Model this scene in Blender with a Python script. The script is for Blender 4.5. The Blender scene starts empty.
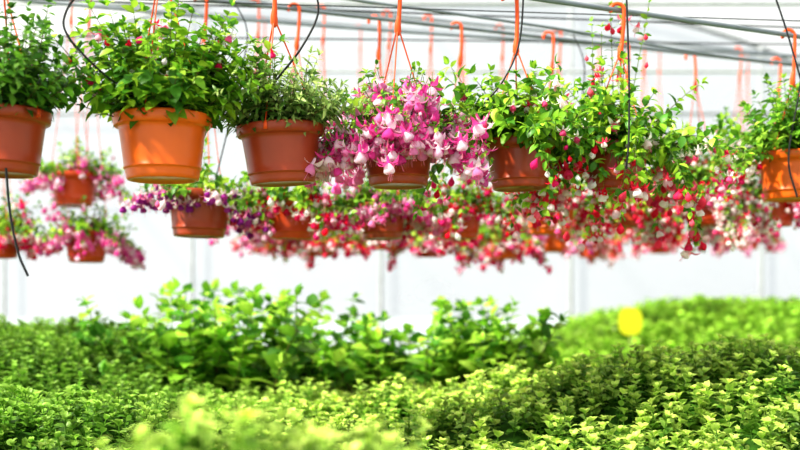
import bpy, math
import numpy as np
from mathutils import Vector
CZ = 1.45
sc = bpy.context.scene
sc.view_settings.view_transform = 'Standard'
try: sc.view_settings.look = 'Medium High Contrast'
except Exception as ex: print('look', ex)
sc.view_settings.exposure = 0.0
TAU = 2*math.pi

# ------------------------------------------------------------ materials
def new_mat(name):
    m = bpy.data.materials.new(name); m.use_nodes = True
    nt = m.node_tree; nt.nodes.clear()
    out = nt.nodes.new('ShaderNodeOutputMaterial')
    return m, nt, out

def plain(name, col, rough=0.5, var=0.15, scale=8.0, spec=0.5, metal=0.0, bump=0.0):
    m, nt, out = new_mat(name)
    p = nt.nodes.new('ShaderNodeBsdfPrincipled')
    p.inputs['Roughness'].default_value = rough
    p.inputs['Metallic'].default_value = metal
    p.inputs['Specular IOR Level'].default_value = spec
    tc = nt.nodes.new('ShaderNodeTexCoord')
    n = nt.nodes.new('ShaderNodeTexNoise'); n.inputs['Scale'].default_value = scale; n.inputs['Detail'].default_value = 5
    nt.links.new(tc.outputs['Object'], n.inputs['Vector'])
    r = nt.nodes.new('ShaderNodeValToRGB')
    r.color_ramp.elements[0].position = 0.3; r.color_ramp.elements[1].position = 0.7
    r.color_ramp.elements[0].color = (*[c*(1-var) for c in col], 1)
    r.color_ramp.elements[1].color = (*[min(1, c*(1+var)) for c in col], 1)
    nt.links.new(n.outputs['Fac'], r.inputs['Fac'])
    nt.links.new(r.outputs['Color'], p.inputs['Base Color'])
    if bump > 0:
        b = nt.nodes.new('ShaderNodeBump'); b.inputs['Strength'].default_value = bump
        nt.links.new(n.outputs['Fac'], b.inputs['Height']); nt.links.new(b.outputs['Normal'], p.inputs['Normal'])
    nt.links.new(p.outputs['BSDF'], out.inputs['Surface'])
    return m

def leafy(name, transl=0.35, rough=0.45, spec=0.4):
    m, nt, out = new_mat(name)
    a = nt.nodes.new('ShaderNodeAttribute'); a.attribute_name = 'Col'
    p = nt.nodes.new('ShaderNodeBsdfPrincipled'); p.inputs['Roughness'].default_value = rough
    p.inputs['Specular IOR Level'].default_value = spec
    t = nt.nodes.new('ShaderNodeBsdfTranslucent')
    mx = nt.nodes.new('ShaderNodeMixShader'); mx.inputs[0].default_value = transl
    g = nt.nodes.new('ShaderNodeGamma'); g.inputs['Gamma'].default_value = 0.9
    nt.links.new(a.outputs['Color'], p.inputs['Base Color'])
    nt.links.new(a.outputs['Color'], g.inputs['Color'])
    nt.links.new(g.outputs['Color'], t.inputs['Color'])
    nt.links.new(p.outputs['BSDF'], mx.inputs[1]); nt.links.new(t.outputs['BSDF'], mx.inputs[2])
    nt.links.new(mx.outputs[0], out.inputs['Surface'])
    return m

def film(name, k=0.3):
    m, nt, out = new_mat(name)
    tr = nt.nodes.new('ShaderNodeBsdfTransparent')
    tl = nt.nodes.new('ShaderNodeBsdfTranslucent'); tl.inputs['Color'].default_value = (.95, .97, .98, 1)
    df = nt.nodes.new('ShaderNodeBsdfDiffuse'); df.inputs['Color'].default_value = (.9, .93, .95, 1)
    mm = nt.nodes.new('ShaderNodeMixShader'); mm.inputs[0].default_value = .4
    mx = nt.nodes.new('ShaderNodeMixShader')
    tc = nt.nodes.new('ShaderNodeTexCoord')
    n = nt.nodes.new('ShaderNodeTexNoise'); n.inputs['Scale'].default_value = .8; n.inputs['Detail'].default_value = 3
    nt.links.new(tc.outputs['Object'], n.inputs['Vector'])
    mr = nt.nodes.new('ShaderNodeMapRange'); mr.inputs['To Min'].default_value = k-.12; mr.inputs['To Max'].default_value = k+.12
    nt.links.new(n.outputs['Fac'], mr.inputs['Value']); nt.links.new(mr.outputs['Result'], mx.inputs[0])
    nt.links.new(tl.outputs[0], mm.inputs[1]); nt.links.new(df.outputs[0], mm.inputs[2])
    nt.links.new(tr.outputs[0], mx.inputs[1]); nt.links.new(mm.outputs[0], mx.inputs[2])
    nt.links.new(mx.outputs[0], out.inputs['Surface'])
    return m

M_LEAF = leafy('leaf_tissue', .38, .42, .35)
M_PETAL = leafy('petal_tissue', .4, .6, .1)
M_POT_OR = plain('plastic_bright_terracotta', (.74, .135, .012), .34, .10, 6, .4)
M_POT_DK = plain('plastic_terracotta', (.34, .052, .018), .32, .16, 6, .4)
M_POT_MD = plain('plastic_terracotta_red', (.54, .066, .015), .34, .14, 6, .35)
M_SOIL = plain('potting_soil', (.05, .03, .018), .95, .5, 60, .1, bump=.6)
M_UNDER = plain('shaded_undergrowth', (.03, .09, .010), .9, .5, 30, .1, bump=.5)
M_HANG = plain('orange_hanger_plastic', (.80, .10, .02), .4, .05, 10, .3)
M_BLACK = plain('black_poly_tube', (.012, .014, .016), .45, .1, 10, .3)
M_STEEL = plain('galvanised_steel', (.42, .45, .47), .45, .12, 12, metal=.3)
M_GREYP = plain('grey_steel_pipe', (.18, .21, .24), .5, .12, 12)
M_WOOD = plain('bench_board', (.35, .27, .19), .8, .25, 14)
M_GROUND = plain('gravel_ground', (.36, .36, .34), .95, .25, 3.0, .1, bump=.3)
M_OUT = plain('outside_ground', (.34, .40, .43), .95, .15, .4, .1)
M_YEL = plain('yellow_card', (.74, .76, .02), .5, .03, 8)
M_FILM = film('greenhouse_film', .3)

# ------------------------------------------------------------ mesh builder
class MB:
    def __init__(s): s.v=[]; s.f=[]; s.c=[]; s.n=0
    def add(s, V, F, C=(1,1,1)):
        V = np.asarray(V, float).reshape(-1,3); F = np.asarray(F, int).reshape(-1,4)
        C = np.broadcast_to(np.asarray(C, float), V.shape)
        s.v.append(V); s.f.append(F+s.n); s.c.append(C); s.n += len(V)
    def inst(s, V, F, M, T, C):
        k, n = len(M), len(V)
        if k == 0: return
        P = np.einsum('kij,nj->kni', M, V) + T[:,None,:]
        FF = (F[None,:,:] + (np.arange(k)*n)[:,None,None]).reshape(-1,4)
        s.add(P.reshape(-1,3), FF, np.broadcast_to(C,(k,n,3)).reshape(-1,3))
    def obj(s, name, mat, parent=None, smooth=True):
        V = np.concatenate(s.v); F = np.concatenate(s.f); C = np.concatenate(s.c)
        me = bpy.data.meshes.new(name)
        me.vertices.add(len(V)); me.vertices.foreach_set('co', V.astype(np.float32).ravel())
        me.loops.add(len(F)*4); me.loops.foreach_set('vertex_index', F.astype(np.int32).ravel())
        me.polygons.add(len(F)); me.polygons.foreach_set('loop_start', (np.arange(len(F))*4).astype(np.int32))
        me.polygons.foreach_set('use_smooth', np.full(len(F), smooth))
        me.update(calc_edges=True)
        ca = me.color_attributes.new('Col', 'FLOAT_COLOR', 'POINT')
        rgba = np.ones((len(V),4), np.float32); rgba[:,:3] = np.clip(C,0,1)
        ca.data.foreach_set('color', rgba.ravel())
        me.materials.append(mat)
        o = bpy.data.objects.new(name, me); sc.collection.objects.link(o)
        if parent: o.parent = parent
        return o

def empty(name, loc=(0,0,0)):
    e = bpy.data.objects.new(name, None); e.empty_display_size = .1
    e.location = loc; sc.collection.objects.link(e); return e

def nrm(a): return a/np.maximum(np.linalg.norm(a, axis=-1, keepdims=True), 1e-9)
def frames(L, N):
    L = nrm(L); W = nrm(np.cross(L, N)); N = np.cross(W, L)
    return np.stack([W, L, N], axis=-1)

def tube(mb, pts, r, sides=6, col=(1,1,1)):
    P = np.asarray(pts, float); n = len(P)
    r = np.broadcast_to(np.asarray(r, float), (n,))
    T = nrm(np.gradient(P, axis=0))
    ref = np.array([0.,0,1]) if abs(T[0][2]) < .8 else np.array([1.,0,0])
    u = nrm(np.cross(T[0], ref)); rings = []
    for i in range(n):
        u = nrm(u - T[i]*np.dot(u, T[i])); w = np.cross(T[i], u)
        a = np.arange(sides)*TAU/sides
        rings.append(P[i] + r[i]*(np.cos(a)[:,None]*u + np.sin(a)[:,None]*w))
    V = np.concatenate(rings)
    F = [[i*sides+j, i*sides+(j+1)%sides, (i+1)*sides+(j+1)%sides, (i+1)*sides+j] for i in range(n-1) for j in range(sides)]
    mb.add(V, F, col)

def spline(ctrl, n=24):
    c = [np.array(p, float) for p in ctrl]; c = [2*c[0]-c[1]] + c + [2*c[-1]-c[-2]]
    out = []
    for i in range(1, len(c)-2):
        for t in np.linspace(0,1,n//(len(c)-3)+2)[:-1]:
            out.append(.5*((2*c[i])+(-c[i-1]+c[i+1])*t+(2*c[i-1]-5*c[i]+4*c[i+1]-c[i+2])*t*t+(-c[i-1]+3*c[i]-3*c[i+1]+c[i+2])*t**3))
    out.append(c[-2]); return np.array(out)

def lathe(mb, prof, seg=48, col=(1,1,1)):
    a = np.arange(seg)*TAU/seg
    V = np.concatenate([np.stack([r*np.cos(a), r*np.sin(a), np.full(seg, z)], 1) for r,z in prof])
    F = [[i*seg+j, i*seg+(j+1)%seg, (i+1)*seg+(j+1)%seg, (i+1)*seg+j] for i in range(len(prof)-1) for j in range(seg)]
    mb.add(V, F, col)

def box(mb, c, s):
    x,y,z = c; a,b,d = s[0]/2, s[1]/2, s[2]/2
    V = [(x+i*a, y+j*b, z+k*d) for i in (-1,1) for j in (-1,1) for k in (-1,1)]
    mb.add(V, [[0,1,3,2],[4,6,7,5],[0,4,5,1],[2,3,7,6],[0,2,6,4],[1,5,7,3]])

# ------------------------------------------------------------ templates
def leaf_tpl(rows, widths, curl=.18, fold=.12):
    V=[]; n=len(rows)
    for t,w in zip(rows,widths):
        z = curl*t*(1-t)*1.2 - curl*t*t
        V += [(-w/2, t, z+fold*w), (0, t, z), (w/2, t, z+fold*w)]
    F=[]
    for i in range(n-1):
        for j in range(2): F.append([i*3+j, i*3+j+1, i*3+3+j+1, i*3+3+j])
    return np.array(V,float), np.array(F)
LEAF = leaf_tpl([0,.12,.35,.6,.82,1], [.06,.34,.58,.54,.30,.01])
NARROW = leaf_tpl([0,.3,.65,1], [.05,.30,.27,.01], .25, .1)
SMALL = leaf_tpl([0,.3,.7,1], [.10,.62,.50,.02], .2, .15)

def fuchsia_tpl():
    V=[];F=[];I=[]
    def ring(prof, s, idx):
        b=len(V)
        for r,z in prof:
            for j in range(s):
                a=j*TAU/s; V.append((r*math.cos(a), r*math.sin(a), z)); I.append(idx)
        for i in range(len(prof)-1):
            for j in range(s): F.append([b+i*s+j, b+i*s+(j+1)%s, b+(i+1)*s+(j+1)%s, b+(i+1)*s+j])
    ring([(.015,.45),(.015,.02)],3,3)
    ring([(.05,.02),(.07,-.1),(.075,-.22),(.12,-.32)],6,0)
    ring([(.08,-.30),(.18,-.42),(.25,-.56),(.27,-.68),(.21,-.76)],8,1)
    for k in range(4):
        a=k*TAU/4+.4; d=np.array([math.cos(a),math.sin(a),0]); w=np.array([-math.sin(a),math.cos(a),0]); b=len(V)
        for r,z,wd in [(.07,-.28,.10),(.26,-.36,.24),(.45,-.34,.23),(.60,-.22,.13),(.68,-.08,.01)]:
            for s in (-1,1):
                p=d*r+w*wd*.5*s+np.array([0,0,z]); V.append(tuple(p)); I.append(0)
        for i in range(4): F.append([b+2*i,b+2*i+1,b+2*i+3,b+2*i+2])
    for k in range(3):
        a=k*TAU/3; b=len(V); 
        p0=np.array([.05*math.cos(a),.05*math.sin(a),-.6]); p1=np.array([.1*math.cos(a),.1*math.sin(a),-1.1])
        w=np.array([-math.sin(a),math.cos(a),0])*.014
        for p in (p0-w,p0+w,p1+w,p1-w): V.append(tuple(p)); I.append(2)
        F.append([b,b+1,b+2,b+3])
    return np.array(V),np.array(F),np.array(I)
FUCH = fuchsia_tpl()
def bud_tpl():
    V=[];F=[];I=[]; s=7
    prof=[(.012,.5),(.015,0),(.06,-.08),(.12,-.20),(.26,-.40),(.30,-.58),(.19,-.78),(.01,-.92)]
    for q,(r,z) in enumerate(prof):
        for j in range(s):
            a=j*TAU/s; V.append((r*math.cos(a),r*math.sin(a),z)); I.append(3 if q<2 else 0)
    for i in range(len(prof)-1):
        for j in range(s): F.append([i*s+j,i*s+(j+1)%s,(i+1)*s+(j+1)%s,(i+1)*s+j])
    return np.array(V),np.array(F),np.array(I)
BUD = bud_tpl()
STALK=(.25,.30,.06)
PAL = {
 'pink':[((.88,.09,.42),(.96,.68,.84)),((.90,.28,.60),(.88,.18,.54)),((.94,.60,.80),(.82,.08,.42)),((.84,.08,.40),(.95,.76,.88)),((.95,.70,.84),(.90,.30,.60))],
 'purple':[((.92,.70,.80),(.36,.03,.34)),((.93,.80,.88),(.50,.06,.42)),((.85,.20,.45),(.32,.03,.30))],
 'red':[((.84,.025,.07),(.96,.86,.90)),((.80,.03,.08),(.80,.04,.16)),((.88,.07,.14),(.95,.70,.80)),((.90,.16,.24),(.95,.85,.88))],
 'mix':[((.88,.015,.06),(.95,.90,.92)),((.88,.04,.26),(.95,.60,.76)),((.95,.90,.92),(.78,.02,.12)),((.84,.015,.06),(.82,.03,.20)),((.95,.86,.90),(.90,.15,.40))],
 'white':[((.95,.92,.92),(.85,.10,.28)),((.85,.03,.12),(.95,.93,.92)),((.95,.90,.88),(.93,.75,.80))],
}

# ------------------------------------------------------------ plant generator
def plant(rng, fol, flo, R, z0, n, ln, el, droop, leaf, spacing, greens, tpl=LEAF, fl=None, az=(0,TAU),
          r0=.65, wiggle=.12, stemr=.0018, base=None, wfac=1.0, bare=0.0, dome=0.0):
    LL=[];NN=[];TT=[];SS=[];CC=[]
    FT=[];FS=[];FC=[];BT=[];BS=[];BC=[]
    greens=np.array(greens)
    for i in range(n):
        a=rng.uniform(*az); ed=rng.uniform(*el); e=math.radians(ed); rr=R*r0*math.sqrt(rng.random())
        p=np.array([rr*math.cos(a),rr*math.sin(a),z0]) if base is None else np.array(base(rng))
        d=np.array([math.cos(a)*math.cos(e),math.sin(a)*math.cos(e),math.sin(e)])
        L=rng.uniform(*ln)*(1-dome*(1-ed/90)); ds=.014; ns=max(4,int(L/ds)); pts=[p.copy()]; nxt=spacing*rng.random()+bare; phase=rng.uniform(0,TAU); sgr=rng.uniform(.75,1.2)
        for k in range(ns):
            d=d+np.array([0,0,-droop*ds])+rng.normal(0,wiggle*.35,3)*math.sqrt(ds*8)
            d=d/np.linalg.norm(d); p=p+d*ds; pts.append(p.copy())
            if base is None:  # keep clear of the pot wall
                q=math.hypot(p[0],p[1])
                if p[2]<z0+.005 and q<R*1.06:
                    f=R*1.06/max(q,1e-4); p[0]*=f; p[1]*=f
            s=(k+1)*ds; t=s/L
            if s>=nxt:
                nxt+=spacing*rng.uniform(.8,1.2); phase+=math.pi/2+rng.normal(0,.25)
                ref=np.array([0,0,1.]) if abs(d[2])<.9 else np.array([1.,0,0])
                u=np.cross(d,ref); u/=np.linalg.norm(u); w=np.cross(d,u)
                for sg in (0,math.pi):
                    ph=phase+sg; q=u*math.cos(ph)+w*math.sin(ph)
                    LL.append(q+d*rng.uniform(.2,.9)+np.array([0,0,-.15]))
                    NN.append(np.array([0,0,1.])+d*.3+rng.normal(0,.4,3)); TT.append(p.copy())
                    SS.append(leaf*rng.uniform(.7,1.2)*(1-.40*t*t)); 
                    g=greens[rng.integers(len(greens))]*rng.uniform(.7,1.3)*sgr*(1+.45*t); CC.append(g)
                if fl is not None and t>fl.get('start',.4):
                    for _ in range(fl.get('per',1)):
                        if rng.random()<fl['p']:
                            off=rng.normal(0,1,3)*.016; off[2]=-abs(off[2])-.018
                            if rng.random()<fl.get('bud',.25):
                                BT.append(p+off); BS.append(fl['size']*rng.uniform(.5,.9)); BC.append(fl['pal'])
                            else:
                                FT.append(p+off); FS.append(fl['size']*rng.uniform(.8,1.15)); FC.append(fl['pal'])
        for q in range(3):
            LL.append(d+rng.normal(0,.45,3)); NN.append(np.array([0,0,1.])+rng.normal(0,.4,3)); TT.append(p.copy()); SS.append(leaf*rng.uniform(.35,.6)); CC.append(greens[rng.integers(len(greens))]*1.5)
        P=np.array(pts); P=P[::3] if len(P)>6 else P
        tube(fol,P,np.linspace(stemr,stemr*.5,len(P)),4,(.16,.13,.05) if rng.random()<.5 else (.16,.24,.06))
    if LL:
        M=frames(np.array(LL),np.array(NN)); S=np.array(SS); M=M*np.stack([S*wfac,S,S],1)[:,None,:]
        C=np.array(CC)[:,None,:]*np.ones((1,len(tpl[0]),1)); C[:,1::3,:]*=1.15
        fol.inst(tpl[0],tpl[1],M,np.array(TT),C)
    for tp,T,S,PN in ((FUCH,FT,FS,FC),(BUD,BT,BS,BC)):
        if not T: continue
        k=len(T); a=rng.uniform(0,TAU,k); tl=rng.normal(0,.28,(k,2))
        Z=nrm(np.stack([tl[:,0],tl[:,1],np.ones(k)],1)); X=np.stack([np.cos(a),np.sin(a),np.zeros(k)],1)
        Y=nrm(np.cross(Z,X)); X=np.cross(Y,Z); M=np.stack([X,Y,Z],-1)*np.array(S)[:,None,None]
        C=np.zeros((k,len(tp[0]),3))
        for j in range(k):
            pl=PAL[PN[j]]; c=pl[rng.integers(len(pl))]; tab=np.array([c[0],c[1],(.85,.25,.40),STALK])
            C[j]=tab[tp[2]]*rng.uniform(.85,1.1)
        flo.inst(tp[0],tp[1],M,np.array(T),C)

# ------------------------------------------------------------ hanging pots
HS=.93
def pot_profile(D):
    p=[(.001,.02),(.30,.02),(.325,0),(.355,0),(.365,.012),(.372,.05),(.378,.10),(.385,.118),(.396,.122),(.398,.134),(.390,.144),
       (.400,.25),(.418,.40),(.432,.52),(.440,.565),(.452,.575),(.478,.58),(.488,.59),(.497,.645),(.503,.69),(.500,.705),(.488,.712),(.470,.712),(.462,.70),(.452,.64),(.446,.60)]
    return [(r*D,z*D*HS) for r,z in p]

def hanging_pot(name,x,y,z,D,mat,bar,conv,seed,specs,drip=False):
    rng=np.random.default_rng(seed)
    root=empty(name,(x,y,CZ+z)); root.rotation_euler=(rng.normal(0,.015),rng.normal(0,.02),0)
    mb=MB(); lathe(mb,pot_profile(D)); mb.obj('pot',mat,root)
    mb=MB(); lathe(mb,[(.001,.63*D*HS),(.2*D,.635*D*HS),(.35*D,.63*D*HS),(.449*D,.615*D*HS)],32); mb.obj('soil',M_SOIL,root)
    fol=MB(); flo=MB()
    for s in specs: plant(rng,fol,flo,D/2,.63*D*HS,**s)
    fol.obj('foliage',M_LEAF,root)
    if flo.n: flo.obj('flowers',M_PETAL,root)
    h=MB(); zc=conv-z; zb=bar-z; a0=rng.uniform(0,TAU); rt=.70*D*HS
    for k in range(3):
        a=a0+k*TAU/3; e=np.array([.485*D*math.cos(a),.485*D*math.sin(a),rt])
        tube(h,[e+np.array([0,0,-.03*D]),e,e*np.array([.62,.62,1])+np.array([0,0,(zc-rt)*.38]),(math.cos(a)*.006,math.sin(a)*.006,zc)],[.0028,.0020,.0020,.0026],5)
        box(h,tuple(e*np.array([1.02,1.02,1])+np.array([0,0,-.01])),(.010,.010,.022))
    tube(h,[(0,0,zc-.012),(0,0,zc),(0,0,zc+.02),(.004,0,zc+.045)],[.005,.011,.010,.007],8)
    crook=[(.004,0,zc+.045),(.007,0,max(zc+.06,zb-.06))]+[(-.016+.023*math.cos(t),0,zb-.004+.023*math.sin(t)) for t in np.linspace(-.1,math.pi+.35,9)]
    tube(h,spline(crook,40),.0066,8)
    h.obj('hanger_with_hook',M_HANG,root)
    if drip:
        t=MB(); s=rng.choice([-1,1]); w=rng.uniform(.03,.08)
        tube(t,spline([(s*.10,.03,zb+.02),(s*(.11+w),.0,zb-.12),(s*(.10+w*.9),-.02,zb-.30),(s*.07,-.03,.9*D),(s*.05,-.02,.60*D)],36),.0028,6)
        t.obj('drip_tube',M_BLACK,root)
    return root

G_B=[(.15,.32,.022),(.28,.45,.038),(.05,.16,.016)]
G_DK=[(.06,.17,.02),(.13,.27,.04),(.03,.09,.015)]
G_GR=[(.20,.30,.08),(.32,.42,.14),(.08,.16,.03)]
G_MD=[(.12,.28,.025),(.23,.40,.040),(.05,.15,.016)]
def S(**k): return k
B1,C1=.98,.80
hanging_pot('hanging_pot_shrub',-1.035,2.59,.324,.25,M_POT_DK,B1,C1,1,[
  S(n=80,ln=(.14,.34),el=(28,90),droop=.5,leaf=.040,spacing=.018,greens=G_DK+G_MD[:1],dome=.35),
  S(n=8,ln=(.2,.3),el=(40,80),droop=.5,leaf=.036,spacing=.03,greens=G_DK,fl=S(pal='pink',p=.12,start=.6,size=.034,bud=.5))])
hanging_pot('hanging_pot_shrub',-.654,2.76,.330,.268,M_POT_OR,B1,C1+.1,2,[
  S(n=115,ln=(.16,.36),el=(20,90),droop=.5,leaf=.054,spacing=.024,greens=G_B,dome=.35),
  S(n=26,ln=(.22,.36),el=(40,88),droop=.5,leaf=.045,spacing=.03,greens=G_B,fl=S(pal='mix',p=.38,start=.6,size=.038,bud=.4))])
hanging_pot('hanging_pot_shrub',-.339,2.90,.336,.254,M_POT_DK,B1,C1,3,[
  S(n=120,ln=(.12,.27),el=(22,90),droop=.6,leaf=.044,spacing=.014,greens=G_GR,tpl=NARROW,dome=.3)])
hanging_pot('hanging_fuchsia_pot',-.005,3.05,.346,.240,M_POT_DK,B1,C1+.02,4,[
  S(n=18,ln=(.14,.22),el=(35,88),droop=2.0,leaf=.046,spacing=.022,greens=G_B),
  S(n=52,ln=(.10,.26),el=(20,88),droop=2.2,leaf=.034,spacing=.030,greens=G_MD,fl=S(pal='pink',p=.75,start=.25,size=.062,bud=.10,per=2)),
  S(n=30,ln=(.12,.22),el=(0,45),droop=4.5,leaf=.03,spacing=.032,greens=G_MD,fl=S(pal='pink',p=.9,start=.3,size=.062,bud=.10,per=2)),
  S(n=9,ln=(.12,.17),el=(10,40),droop=5,az=(4.1,5.3),leaf=.03,spacing=.03,greens=G_MD,fl=S(pal='pink',p=.9,start=.3,size=.058,bud=.1,per=2)),
  S(n=8,ln=(.18,.26),el=(10,50),droop=6,az=(2.7,3.5),leaf=.03,spacing=.025,greens=G_MD,fl=S(pal='pink',p=.9,start=.3,size=.058,bud=.2,per=2))])
hanging_pot('hanging_fuchsia_pot',.386,3.22,.357,.235,M_POT_DK,B1,C1,5,[
  S(n=80,ln=(.12,.32),el=(12,85),droop=2.4,leaf=.054,spacing=.026,greens=G_B,fl=S(pal='white',p=.09,start=.6,size=.044,bud=.3)),
  S(n=14,ln=(.2,.34),el=(0,35),droop=6,leaf=.046,spacing=.03,greens=G_MD,fl=S(pal='mix',p=.5,start=.5,size=.048,bud=.4))])
hanging_pot('hanging_fuchsia_pot',.727,3.38,.372,.235,M_POT_DK,B1,C1+.02,6,[
  S(n=80,ln=(.12,.34),el=(12,85),droop=2.4,leaf=.052,spacing=.026,greens=G_B,fl=S(pal='white',p=.16,start=.5,size=.048,bud=.3)),
  S(n=32,ln=(.20,.42),el=(0,40),droop=8,leaf=.046,spacing=.026,greens=G_B,fl=S(pal='red',p=.62,start=.5,size=.056,bud=.55)),
  S(n=5,ln=(.38,.55),el=(80,92),droop=.2,leaf=.036,spacing=.03,greens=G_MD,fl=S(pal='red',p=.5,start=.4,size=.045,bud=.6))])
hanging_pot('hanging_pot_shrub',1.45,3.70,.37,.26,M_POT_OR,B1,C1,7,[
  S(n=85,ln=(.14,.36),el=(22,90),droop=.8,leaf=.048,spacing=.022,greens=G_MD,dome=.3),
  S(n=12,ln=(.2,.3),el=(0,40),droop=6,az=(2.2,4),leaf=.036,spacing=.03,greens=G_MD,fl=S(pal='mix',p=.8,start=.4,size=.05))])
B2,C2=1.20,1.04
def lush(p,dens=1.0,size=.052,trail=.30,bud=.3):
    return [S(n=int(32*dens),ln=(.08,.24),el=(20,88),droop=2.8,leaf=.050,spacing=.028,greens=G_B,fl=S(pal=p,p=.42,start=.3,size=size,bud=bud)),
       S(n=int(24*dens),ln=(.12,trail),el=(-5,50),droop=6.0,leaf=.044,spacing=.030,greens=G_B,fl=S(pal=p,p=.88,start=.3,size=size,bud=bud,per=2))]
row2=[('purple',-.80,3.98,.251,.272,M_POT_DK,.8,.19),('mix',-.449,4.12,.251,.24,M_POT_MD,1,.22),('pink',-.073,4.27,.26,.225,M_POT_DK,1,.21),
      ('mix',.26,4.40,.27,.22,M_POT_MD,1,.21),('mix',.686,4.57,.30,.25,M_POT_OR,.9,.20),('red',1.074,4.73,.345,.21,M_POT_DK,1.1,.28),
      ('white',1.495,4.90,.363,.225,M_POT_MD,2.0,.34),('mix',1.90,5.06,.374,.215,M_POT_MD,1.3,.26)]
for i,(p,x,y,z,D,m,dn,tr) in enumerate(row2):
    sp=lush(p,dn,trail=tr,bud=.6 if p=='red' else .3)
    if p=='white': sp.append(S(n=36,ln=(.25,.45),el=(30,88),droop=1.2,leaf=.058,spacing=.03,greens=G_B,fl=S(pal='white',p=.4,start=.4,size=.055,bud=.2)))
    hanging_pot('hanging_fuchsia_pot',x,y,z,D,m,B2,C2,20+i,sp,drip=(i%4==0))
B3=1.70
row3=[('pink',-1.757,5.39,.507,.26,M_POT_MD,.9),('pink',-1.70,5.42,.205,.25,M_POT_MD,.8),('mix',-2.10,5.26,.22,.22,M_POT_MD,.8),('red',-.467,5.84,.257,.21,M_POT_MD,1),
      ('mix',.182,6.06,.26,.21,M_POT_MD,1),('mix',.654,6.23,.255,.22,M_POT_OR,1),('pink',.98,6.33,.304,.23,M_POT_OR,.8),('red',1.6,6.56,.36,.21,M_POT_MD,1),('mix',2.28,6.80,.367,.2,M_POT_MD,.9),
      ('mix',-.10,5.96,.30,.21,M_POT_OR,.9),('pink',-.80,5.72,.33,.21,M_POT_MD,.9)]
for i,(p,x,y,z,D,m,dn) in enumerate(row3):
    hanging_pot('hanging_fuchsia_pot',x,y,z,D,m,B3,B3-.2,40+i,lush(p,dn,size=.062,trail=.23))
B4=2.3
for i,(p,x) in enumerate([('red',-1.1),('pink',-.3),('mix',.6),('red',1.7),('mix',2.4),('pink',3.3),('pink',-3.1)]):
    hanging_pot('hanging_fuchsia_pot',x,8.5+.3*x,.38+.05*(i%3),.24,M_POT_MD,B4,B4-.2,60+i,lush(p,.8,size=.07,trail=.26))

# support pipes for the rows
def pipe(name,pts,r,mat,sides=10):
    mb=MB(); tube(mb,[(a,b,CZ+c) for a,b,c in pts],r,sides); return mb.obj(name,mat)
def line(k0,k1,x): return k0+k1*x
for (a,b,zz) in ((3.05,.45,B1),(4.3,.4,B2),(6.0,.35,B3),(8.5,.3,B4)):
    pipe('hanging_rail',[(x,line(a,b,x),zz) for x in (-5,0,5)],.009,M_GREYP)
pipe('irrigation_hose',spline([(-2.5,3.2,1.28),(-.5,3.75,1.17),(.6,4.1,1.12),(1.6,4.5,1.08),(3,5,1.12)],40),.006,M_GREYP)
pipe('irrigation_hose',spline([(-3.5,4.6,1.55),(-1,5.0,1.42),(1.2,5.5,1.40),(3.6,6.2,1.45)],40),.009,M_GREYP)
pipe('support_wire',[(-4,4.0,1.30),(5,4.9,1.22)],.0035,M_BLACK)
pipe('support_wire',[(-4,4.9,1.32),(5,5.6,1.40)],.004,M_BLACK)
pipe('support_wire',[(-4,3.4,1.12),(5,3.7,.92)],.002,M_BLACK)
dr=MB()
for c in ([(-.985,2.5,.33),(-.975,2.5,.22),(-.955,2.5,.12),(-.93,2.5,.06)],
          [(-.78,2.5,.80),(-.835,2.5,.72),(-.83,2.5,.66),(-.76,2.55,.58),(-.70,2.62,.54)],
          [(-.24,2.8,.88),(-.23,2.8,.80),(-.28,2.8,.70),(-.36,2.82,.60),(-.36,2.86,.54)],
          [(.385,3.1,.98),(.37,3.1,.80),(.32,3.1,.68),(.25,3.12,.60)],
          [(.70,3.1,1.0),(.705,3.08,.7),(.70,3.06,.5),(.69,3.05,.40)],
          [(.20,3.1,1.0),(.10,3.05,.93),(-.02,3.05,.97)],
          [(1.44,3.5,1.1),(1.40,3.5,.75),(1.36,3.5,.5),(1.39,3.5,.36)],
          [(1.30,3.5,1.1),(1.36,3.5,.92),(1.42,3.5,.70),(1.43,3.5,.58)]):
    tube(dr,[(p[0],p[1],p[2]+CZ) for p in spline(c,30)],.0032,6)
dr.obj('drip_tubing',M_BLACK)

# ------------------------------------------------------------ herb beds
def sm(a,b,x):
    t=np.clip((x-a)/(b-a),0,1); return t*t*(3-2*t)
def canopy(x,y):
    z=-.44+.27*sm(-.7,-1.7,x)*sm(3.0,5.0,y)*(1-.5*sm(6.2,7.5,y))
    z=z+.25*sm(.0,.9,x)*np.exp(-((y-3.6)/.50)**2)
    z=z+.235*np.exp(-((y-1.60)/.36)**2)*sm(-.72,-.35,x)*(1-sm(-.10,.26,x))
    z=z+.13*sm(-.55,-1.0,x)*np.exp(-((y-3.2)/.32)**2)
    z=z+.08*sm(-.3,0,x)*sm(.7,.3,x)*np.exp(-((y-4.1)/.3)**2)
    z=z+.020*np.sin(x*5.3+1)*np.sin(y*4.1)+.018*np.sin(x*11+y*7)+.016*np.sin(x*3-y*9)+.026*np.sin(x*21+1.5*np.sin(y*9))*np.sin(y*17+x*4)
    return z
def canopy2(x,y):
    return -.46+.42*sm(6.8,10,y)*sm(1.0,3.0,x)+.03*np.sin(x*4)*np.sin(y*3)+.03*np.sin(x*9+y*5)

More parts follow.
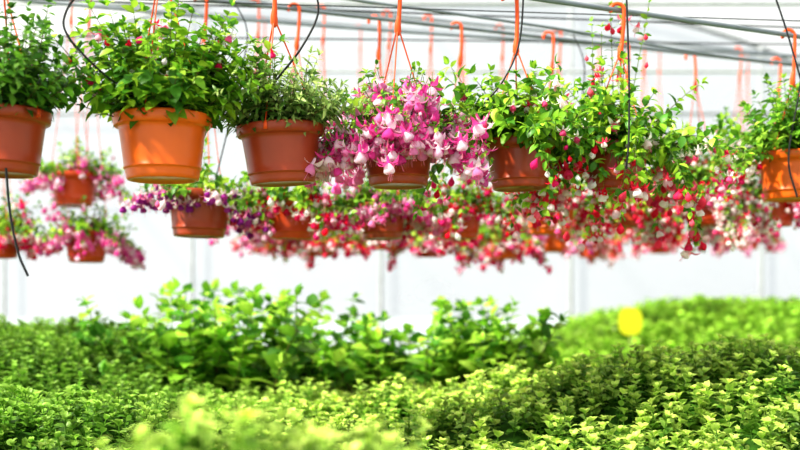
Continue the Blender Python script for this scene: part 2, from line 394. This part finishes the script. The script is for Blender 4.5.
def sprig_tpl(rng,pairs,leaf,tpl):
    mb=MB(); L=[];N=[];T=[];Sx=[];hh=[]
    lean=rng.normal(0,.10,2)
    ph=rng.uniform(0,TAU)
    for i in range(pairs):
        t=.30+.66*i/(pairs-1); ph+=math.pi/2+rng.normal(0,.2)
        for s in (0,math.pi):
            e=.15+.6*t+rng.normal(0,.15)
            L.append((math.cos(ph+s)*math.cos(e),math.sin(ph+s)*math.cos(e),math.sin(e))); N.append((rng.normal(0,.2),rng.normal(0,.2),1))
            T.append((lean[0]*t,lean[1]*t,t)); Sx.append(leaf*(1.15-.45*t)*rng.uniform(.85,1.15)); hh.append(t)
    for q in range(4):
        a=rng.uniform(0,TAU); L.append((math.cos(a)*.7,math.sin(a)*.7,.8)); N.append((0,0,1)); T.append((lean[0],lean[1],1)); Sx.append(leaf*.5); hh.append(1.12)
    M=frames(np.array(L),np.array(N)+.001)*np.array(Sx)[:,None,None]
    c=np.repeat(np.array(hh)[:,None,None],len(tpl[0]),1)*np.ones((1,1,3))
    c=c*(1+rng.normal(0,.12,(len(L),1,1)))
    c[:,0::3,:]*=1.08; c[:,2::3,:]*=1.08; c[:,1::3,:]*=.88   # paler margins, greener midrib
    mb.inst(tpl[0],tpl[1],M,np.array(T),c)
    tube(mb,[(0,0,0),(lean[0]*.5,lean[1]*.5,.5),(lean[0],lean[1],1)],.014,3,(.4,.4,.4))
    return np.concatenate(mb.v),np.concatenate(mb.f),np.concatenate(mb.c)

def bed(name,rng,n,xr,yr,cf,height,pairs,leaf,lo,hi,benchz,step,left=None):
    root=empty(name,(0,0,CZ)); mb=MB()
    tpls=[sprig_tpl(rng,pairs,leaf,SMALL) for _ in range(6)]
    x=rng.uniform(*xr,n); y=rng.uniform(*yr,n)
    z=cf(x,y)+rng.normal(0,.020,n)
    lo=np.array(lo);hi=np.array(hi); left=hi if left is None else np.array(left)
    lf=sm(-.2,-1.1,x)*sm(2.2,3.0,y)   # blend to a darker green towards the left of the bench
    patch=.5+.5*np.sin(x*1.7+1.3)*np.cos(y*1.3+.4)
    for q,tp in enumerate(tpls):
        k=np.arange(n)%6==q; m=k.sum(); a=rng.uniform(0,TAU,m); s=height*rng.uniform(.75,1.3,m)
        Z=nrm(np.stack([rng.normal(0,.22,m),rng.normal(0,.22,m),np.ones(m)],1)); X=np.stack([np.cos(a),np.sin(a),0*a],1)
        Y=nrm(np.cross(Z,X)); X=np.cross(Y,Z); M=np.stack([X,Y,Z],-1)*s[:,None,None]
        T=np.stack([x[k],y[k],z[k]-s],1)
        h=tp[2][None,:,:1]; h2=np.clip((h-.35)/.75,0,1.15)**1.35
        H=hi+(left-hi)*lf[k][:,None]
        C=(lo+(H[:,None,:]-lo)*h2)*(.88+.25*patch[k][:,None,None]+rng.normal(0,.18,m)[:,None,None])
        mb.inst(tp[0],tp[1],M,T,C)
    mb.obj('herb_foliage',M_LEAF,root)
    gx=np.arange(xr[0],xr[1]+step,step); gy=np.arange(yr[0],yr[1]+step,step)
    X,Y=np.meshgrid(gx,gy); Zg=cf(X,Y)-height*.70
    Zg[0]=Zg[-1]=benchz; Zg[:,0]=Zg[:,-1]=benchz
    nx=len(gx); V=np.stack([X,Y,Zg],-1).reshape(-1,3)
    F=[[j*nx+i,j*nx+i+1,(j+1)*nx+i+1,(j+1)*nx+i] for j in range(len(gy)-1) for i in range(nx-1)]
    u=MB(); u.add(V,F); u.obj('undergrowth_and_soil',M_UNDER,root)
    b=MB(); w=xr[1]-xr[0]; d=yr[1]-yr[0]; cx=(xr[0]+xr[1])/2; cy=(yr[0]+yr[1])/2
    box(b,(cx,cy,benchz-.02),(w+.06,d+.06,.04))
    box(b,(cx,yr[0]-.02,benchz+.03),(w+.1,.03,.10)); box(b,(cx,yr[1]+.02,benchz+.03),(w+.1,.03,.10))
    box(b,(xr[0]-.02,cy,benchz+.03),(.03,d+.1,.10)); box(b,(xr[1]+.02,cy,benchz+.03),(.03,d+.1,.10))
    for px in np.linspace(xr[0]+.1,xr[1]-.1,4):
        for py in np.linspace(yr[0]+.1,yr[1]-.1,4):
            box(b,(px,py,(benchz-.04-CZ)/2),(.06,.06,CZ+benchz-.04))
    b.obj('bench',M_WOOD,root,False)
    return root
rng=np.random.default_rng(7)
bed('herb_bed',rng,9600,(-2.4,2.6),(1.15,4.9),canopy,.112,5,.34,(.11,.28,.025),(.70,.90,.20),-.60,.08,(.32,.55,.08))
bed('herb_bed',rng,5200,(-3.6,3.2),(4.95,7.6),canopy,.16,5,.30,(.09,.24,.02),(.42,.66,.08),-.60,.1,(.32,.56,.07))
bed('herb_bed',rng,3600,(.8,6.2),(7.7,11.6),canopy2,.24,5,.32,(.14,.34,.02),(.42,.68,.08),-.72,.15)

# broad-leaved plants standing in the middle of the bed
def broad(name,seed,x0,x1,y0,y1,n,hf,g=((.17,.36,.03),(.33,.54,.06),(.06,.18,.02))):
    rng=np.random.default_rng(seed); fol=MB(); flo=MB(); root=empty(name,(0,0,CZ))
    for i in range(n):
        x=rng.uniform(x0,x1); y=rng.uniform(y0,y1); H=max(.15,hf(x)*rng.uniform(.5,1.12))
        zb=-.50
        plant(rng,fol,flo,.1,zb,1,(H,H),(62,92),.5,.120,.048,g,
              base=lambda r,x=x,y=y:(x,y,zb),wfac=1.15,stemr=.004,wiggle=.16,bare=.06)
    fol.obj('broad_leaves',M_LEAF,root)
broad('mint_plants',5,-1.35,-.35,4.7,5.5,72,lambda x:.52)
broad('mint_plants',6,-.4,.5,4.8,5.6,58,lambda x:.42)
broad('mint_plants',8,.3,.85,4.8,5.5,34,lambda x:.48-.6*max(0,x-.55))
broad('mint_plants',9,-2.1,-1.2,4.5,5.5,30,lambda x:.33,((.09,.24,.03),(.16,.36,.04),(.05,.15,.02)))

# yellow sticky trap on a cane
tr=empty('yellow_sticky_trap',(1.82,7.9,CZ-.55)); mb=MB()
a=np.linspace(0,TAU,33)[:-1]
cx=np.sign(np.cos(a))*np.abs(np.cos(a))**.75*.095; cz=np.sign(np.sin(a))*np.abs(np.sin(a))**.75*.11+.38
V=[(p,q,r) for q in (-.003,.003) for p,r in zip(cx,cz)]+[(0,-.003,.38),(0,.003,.38)]
F=[[i,(i+1)%32,32+(i+1)%32,32+i] for i in range(32)]+[[i,i+1,(i+2)%32,64] for i in range(0,32,2)]+[[32+i,33+i,32+(i+2)%32,65] for i in range(0,32,2)]
mb.add(V,F); mb.obj('trap_card',M_YEL,tr,False)
mb=MB(); tube(mb,[(0,.008,-.1),(0,.008,.45)],.004,6); mb.obj('cane',M_WOOD,tr)

# ------------------------------------------------------------ greenhouse shell
W=7.0; Y0=-4.0; Y1=13.0
def arch(x): return 2.6+2.9*np.sqrt(np.maximum(0,1-(x/W)**2))
xs=W*np.sin(np.linspace(-math.pi/2,math.pi/2,33))
def strip(name,A,B,mat):
    n=len(A); mb=MB(); mb.add(list(A)+list(B),[[i,i+1,n+i+1,n+i] for i in range(n-1)]); return mb.obj(name,mat,None,True)
strip('roof',[(x,Y0,arch(x)) for x in xs],[(x,Y1,arch(x)) for x in xs],M_FILM)
strip('wall_back',[(x,Y1,0) for x in xs],[(x,Y1,arch(x)) for x in xs],M_FILM)
strip('wall_front',[(x,Y0,0) for x in xs],[(x,Y0,arch(x)) for x in xs],M_FILM)
strip('wall_left',[(-W,Y0,0),(-W,Y1,0)],[(-W,Y0,2.6),(-W,Y1,2.6)],M_FILM)
strip('wall_right',[(W,Y0,0),(W,Y1,0)],[(W,Y0,2.6),(W,Y1,2.6)],M_FILM)
fr=MB()
for y in list(np.arange(Y0+.1,Y1,2.4))+[Y1-.1]:
    tube(fr,[(-W+.04,y,0)]+[(x*.993,y,arch(x)-.05) for x in xs]+[(W-.04,y,0)],.03,8)
    tube(fr,[(-6.2,y,3.85),(6.2,y,3.85)],.02,8)
for x in (-5,-2.5,0,2.5,5): tube(fr,[(x,Y0+.1,arch(x)-.1),(x,Y1-.1,arch(x)-.1)],.022,8)
for x in (-5.1,-2.68,-.25,2.2,4.65): tube(fr,[(x,Y1-.12,0),(x,Y1-.12,arch(x)-.05)],.03,8)
for z in (.9,2.9): tube(fr,[(-W+.1,Y1-.15,z),(W-.1,Y1-.15,z)],.02,8)
fr.obj('greenhouse_frame',M_STEEL)
g=MB(); g.add([(-W,Y0,0),(W,Y0,0),(W,Y1,0),(-W,Y1,0)],[[0,1,2,3]]); g.obj('floor',M_GROUND,None,False)
g=MB(); g.add([(-80,-80,-.03),(80,-80,-.03),(80,80,-.03),(-80,80,-.03)],[[0,1,2,3]]); g.obj('ground_outside',M_OUT,None,False)

# ------------------------------------------------------------ light
w=bpy.data.worlds.new('overcast_sky'); sc.world=w; w.use_nodes=True
bg=w.node_tree.nodes['Background']; bg.inputs[0].default_value=(.91,.95,.98,1); bg.inputs[1].default_value=.76
sd=bpy.data.lights.new('sun','SUN'); sd.energy=12.0; sd.angle=math.radians(2.5); sd.color=(1,.93,.80)
so=bpy.data.objects.new('sun',sd); sc.collection.objects.link(so)
so.rotation_euler=Vector((.66,.42,-.80)).to_track_quat('-Z','Y').to_euler()

cam=bpy.data.cameras.new('camera'); co=bpy.data.objects.new('camera',cam); sc.collection.objects.link(co)
co.location=(0,0,CZ); co.rotation_euler=(math.pi/2,0,0); cam.lens=45; cam.sensor_width=36; cam.shift_y=.09375
cam.clip_start=.05; cam.clip_end=300
cam.dof.use_dof=True; cam.dof.focus_distance=2.95; cam.dof.aperture_fstop=1.6
sc.camera=co
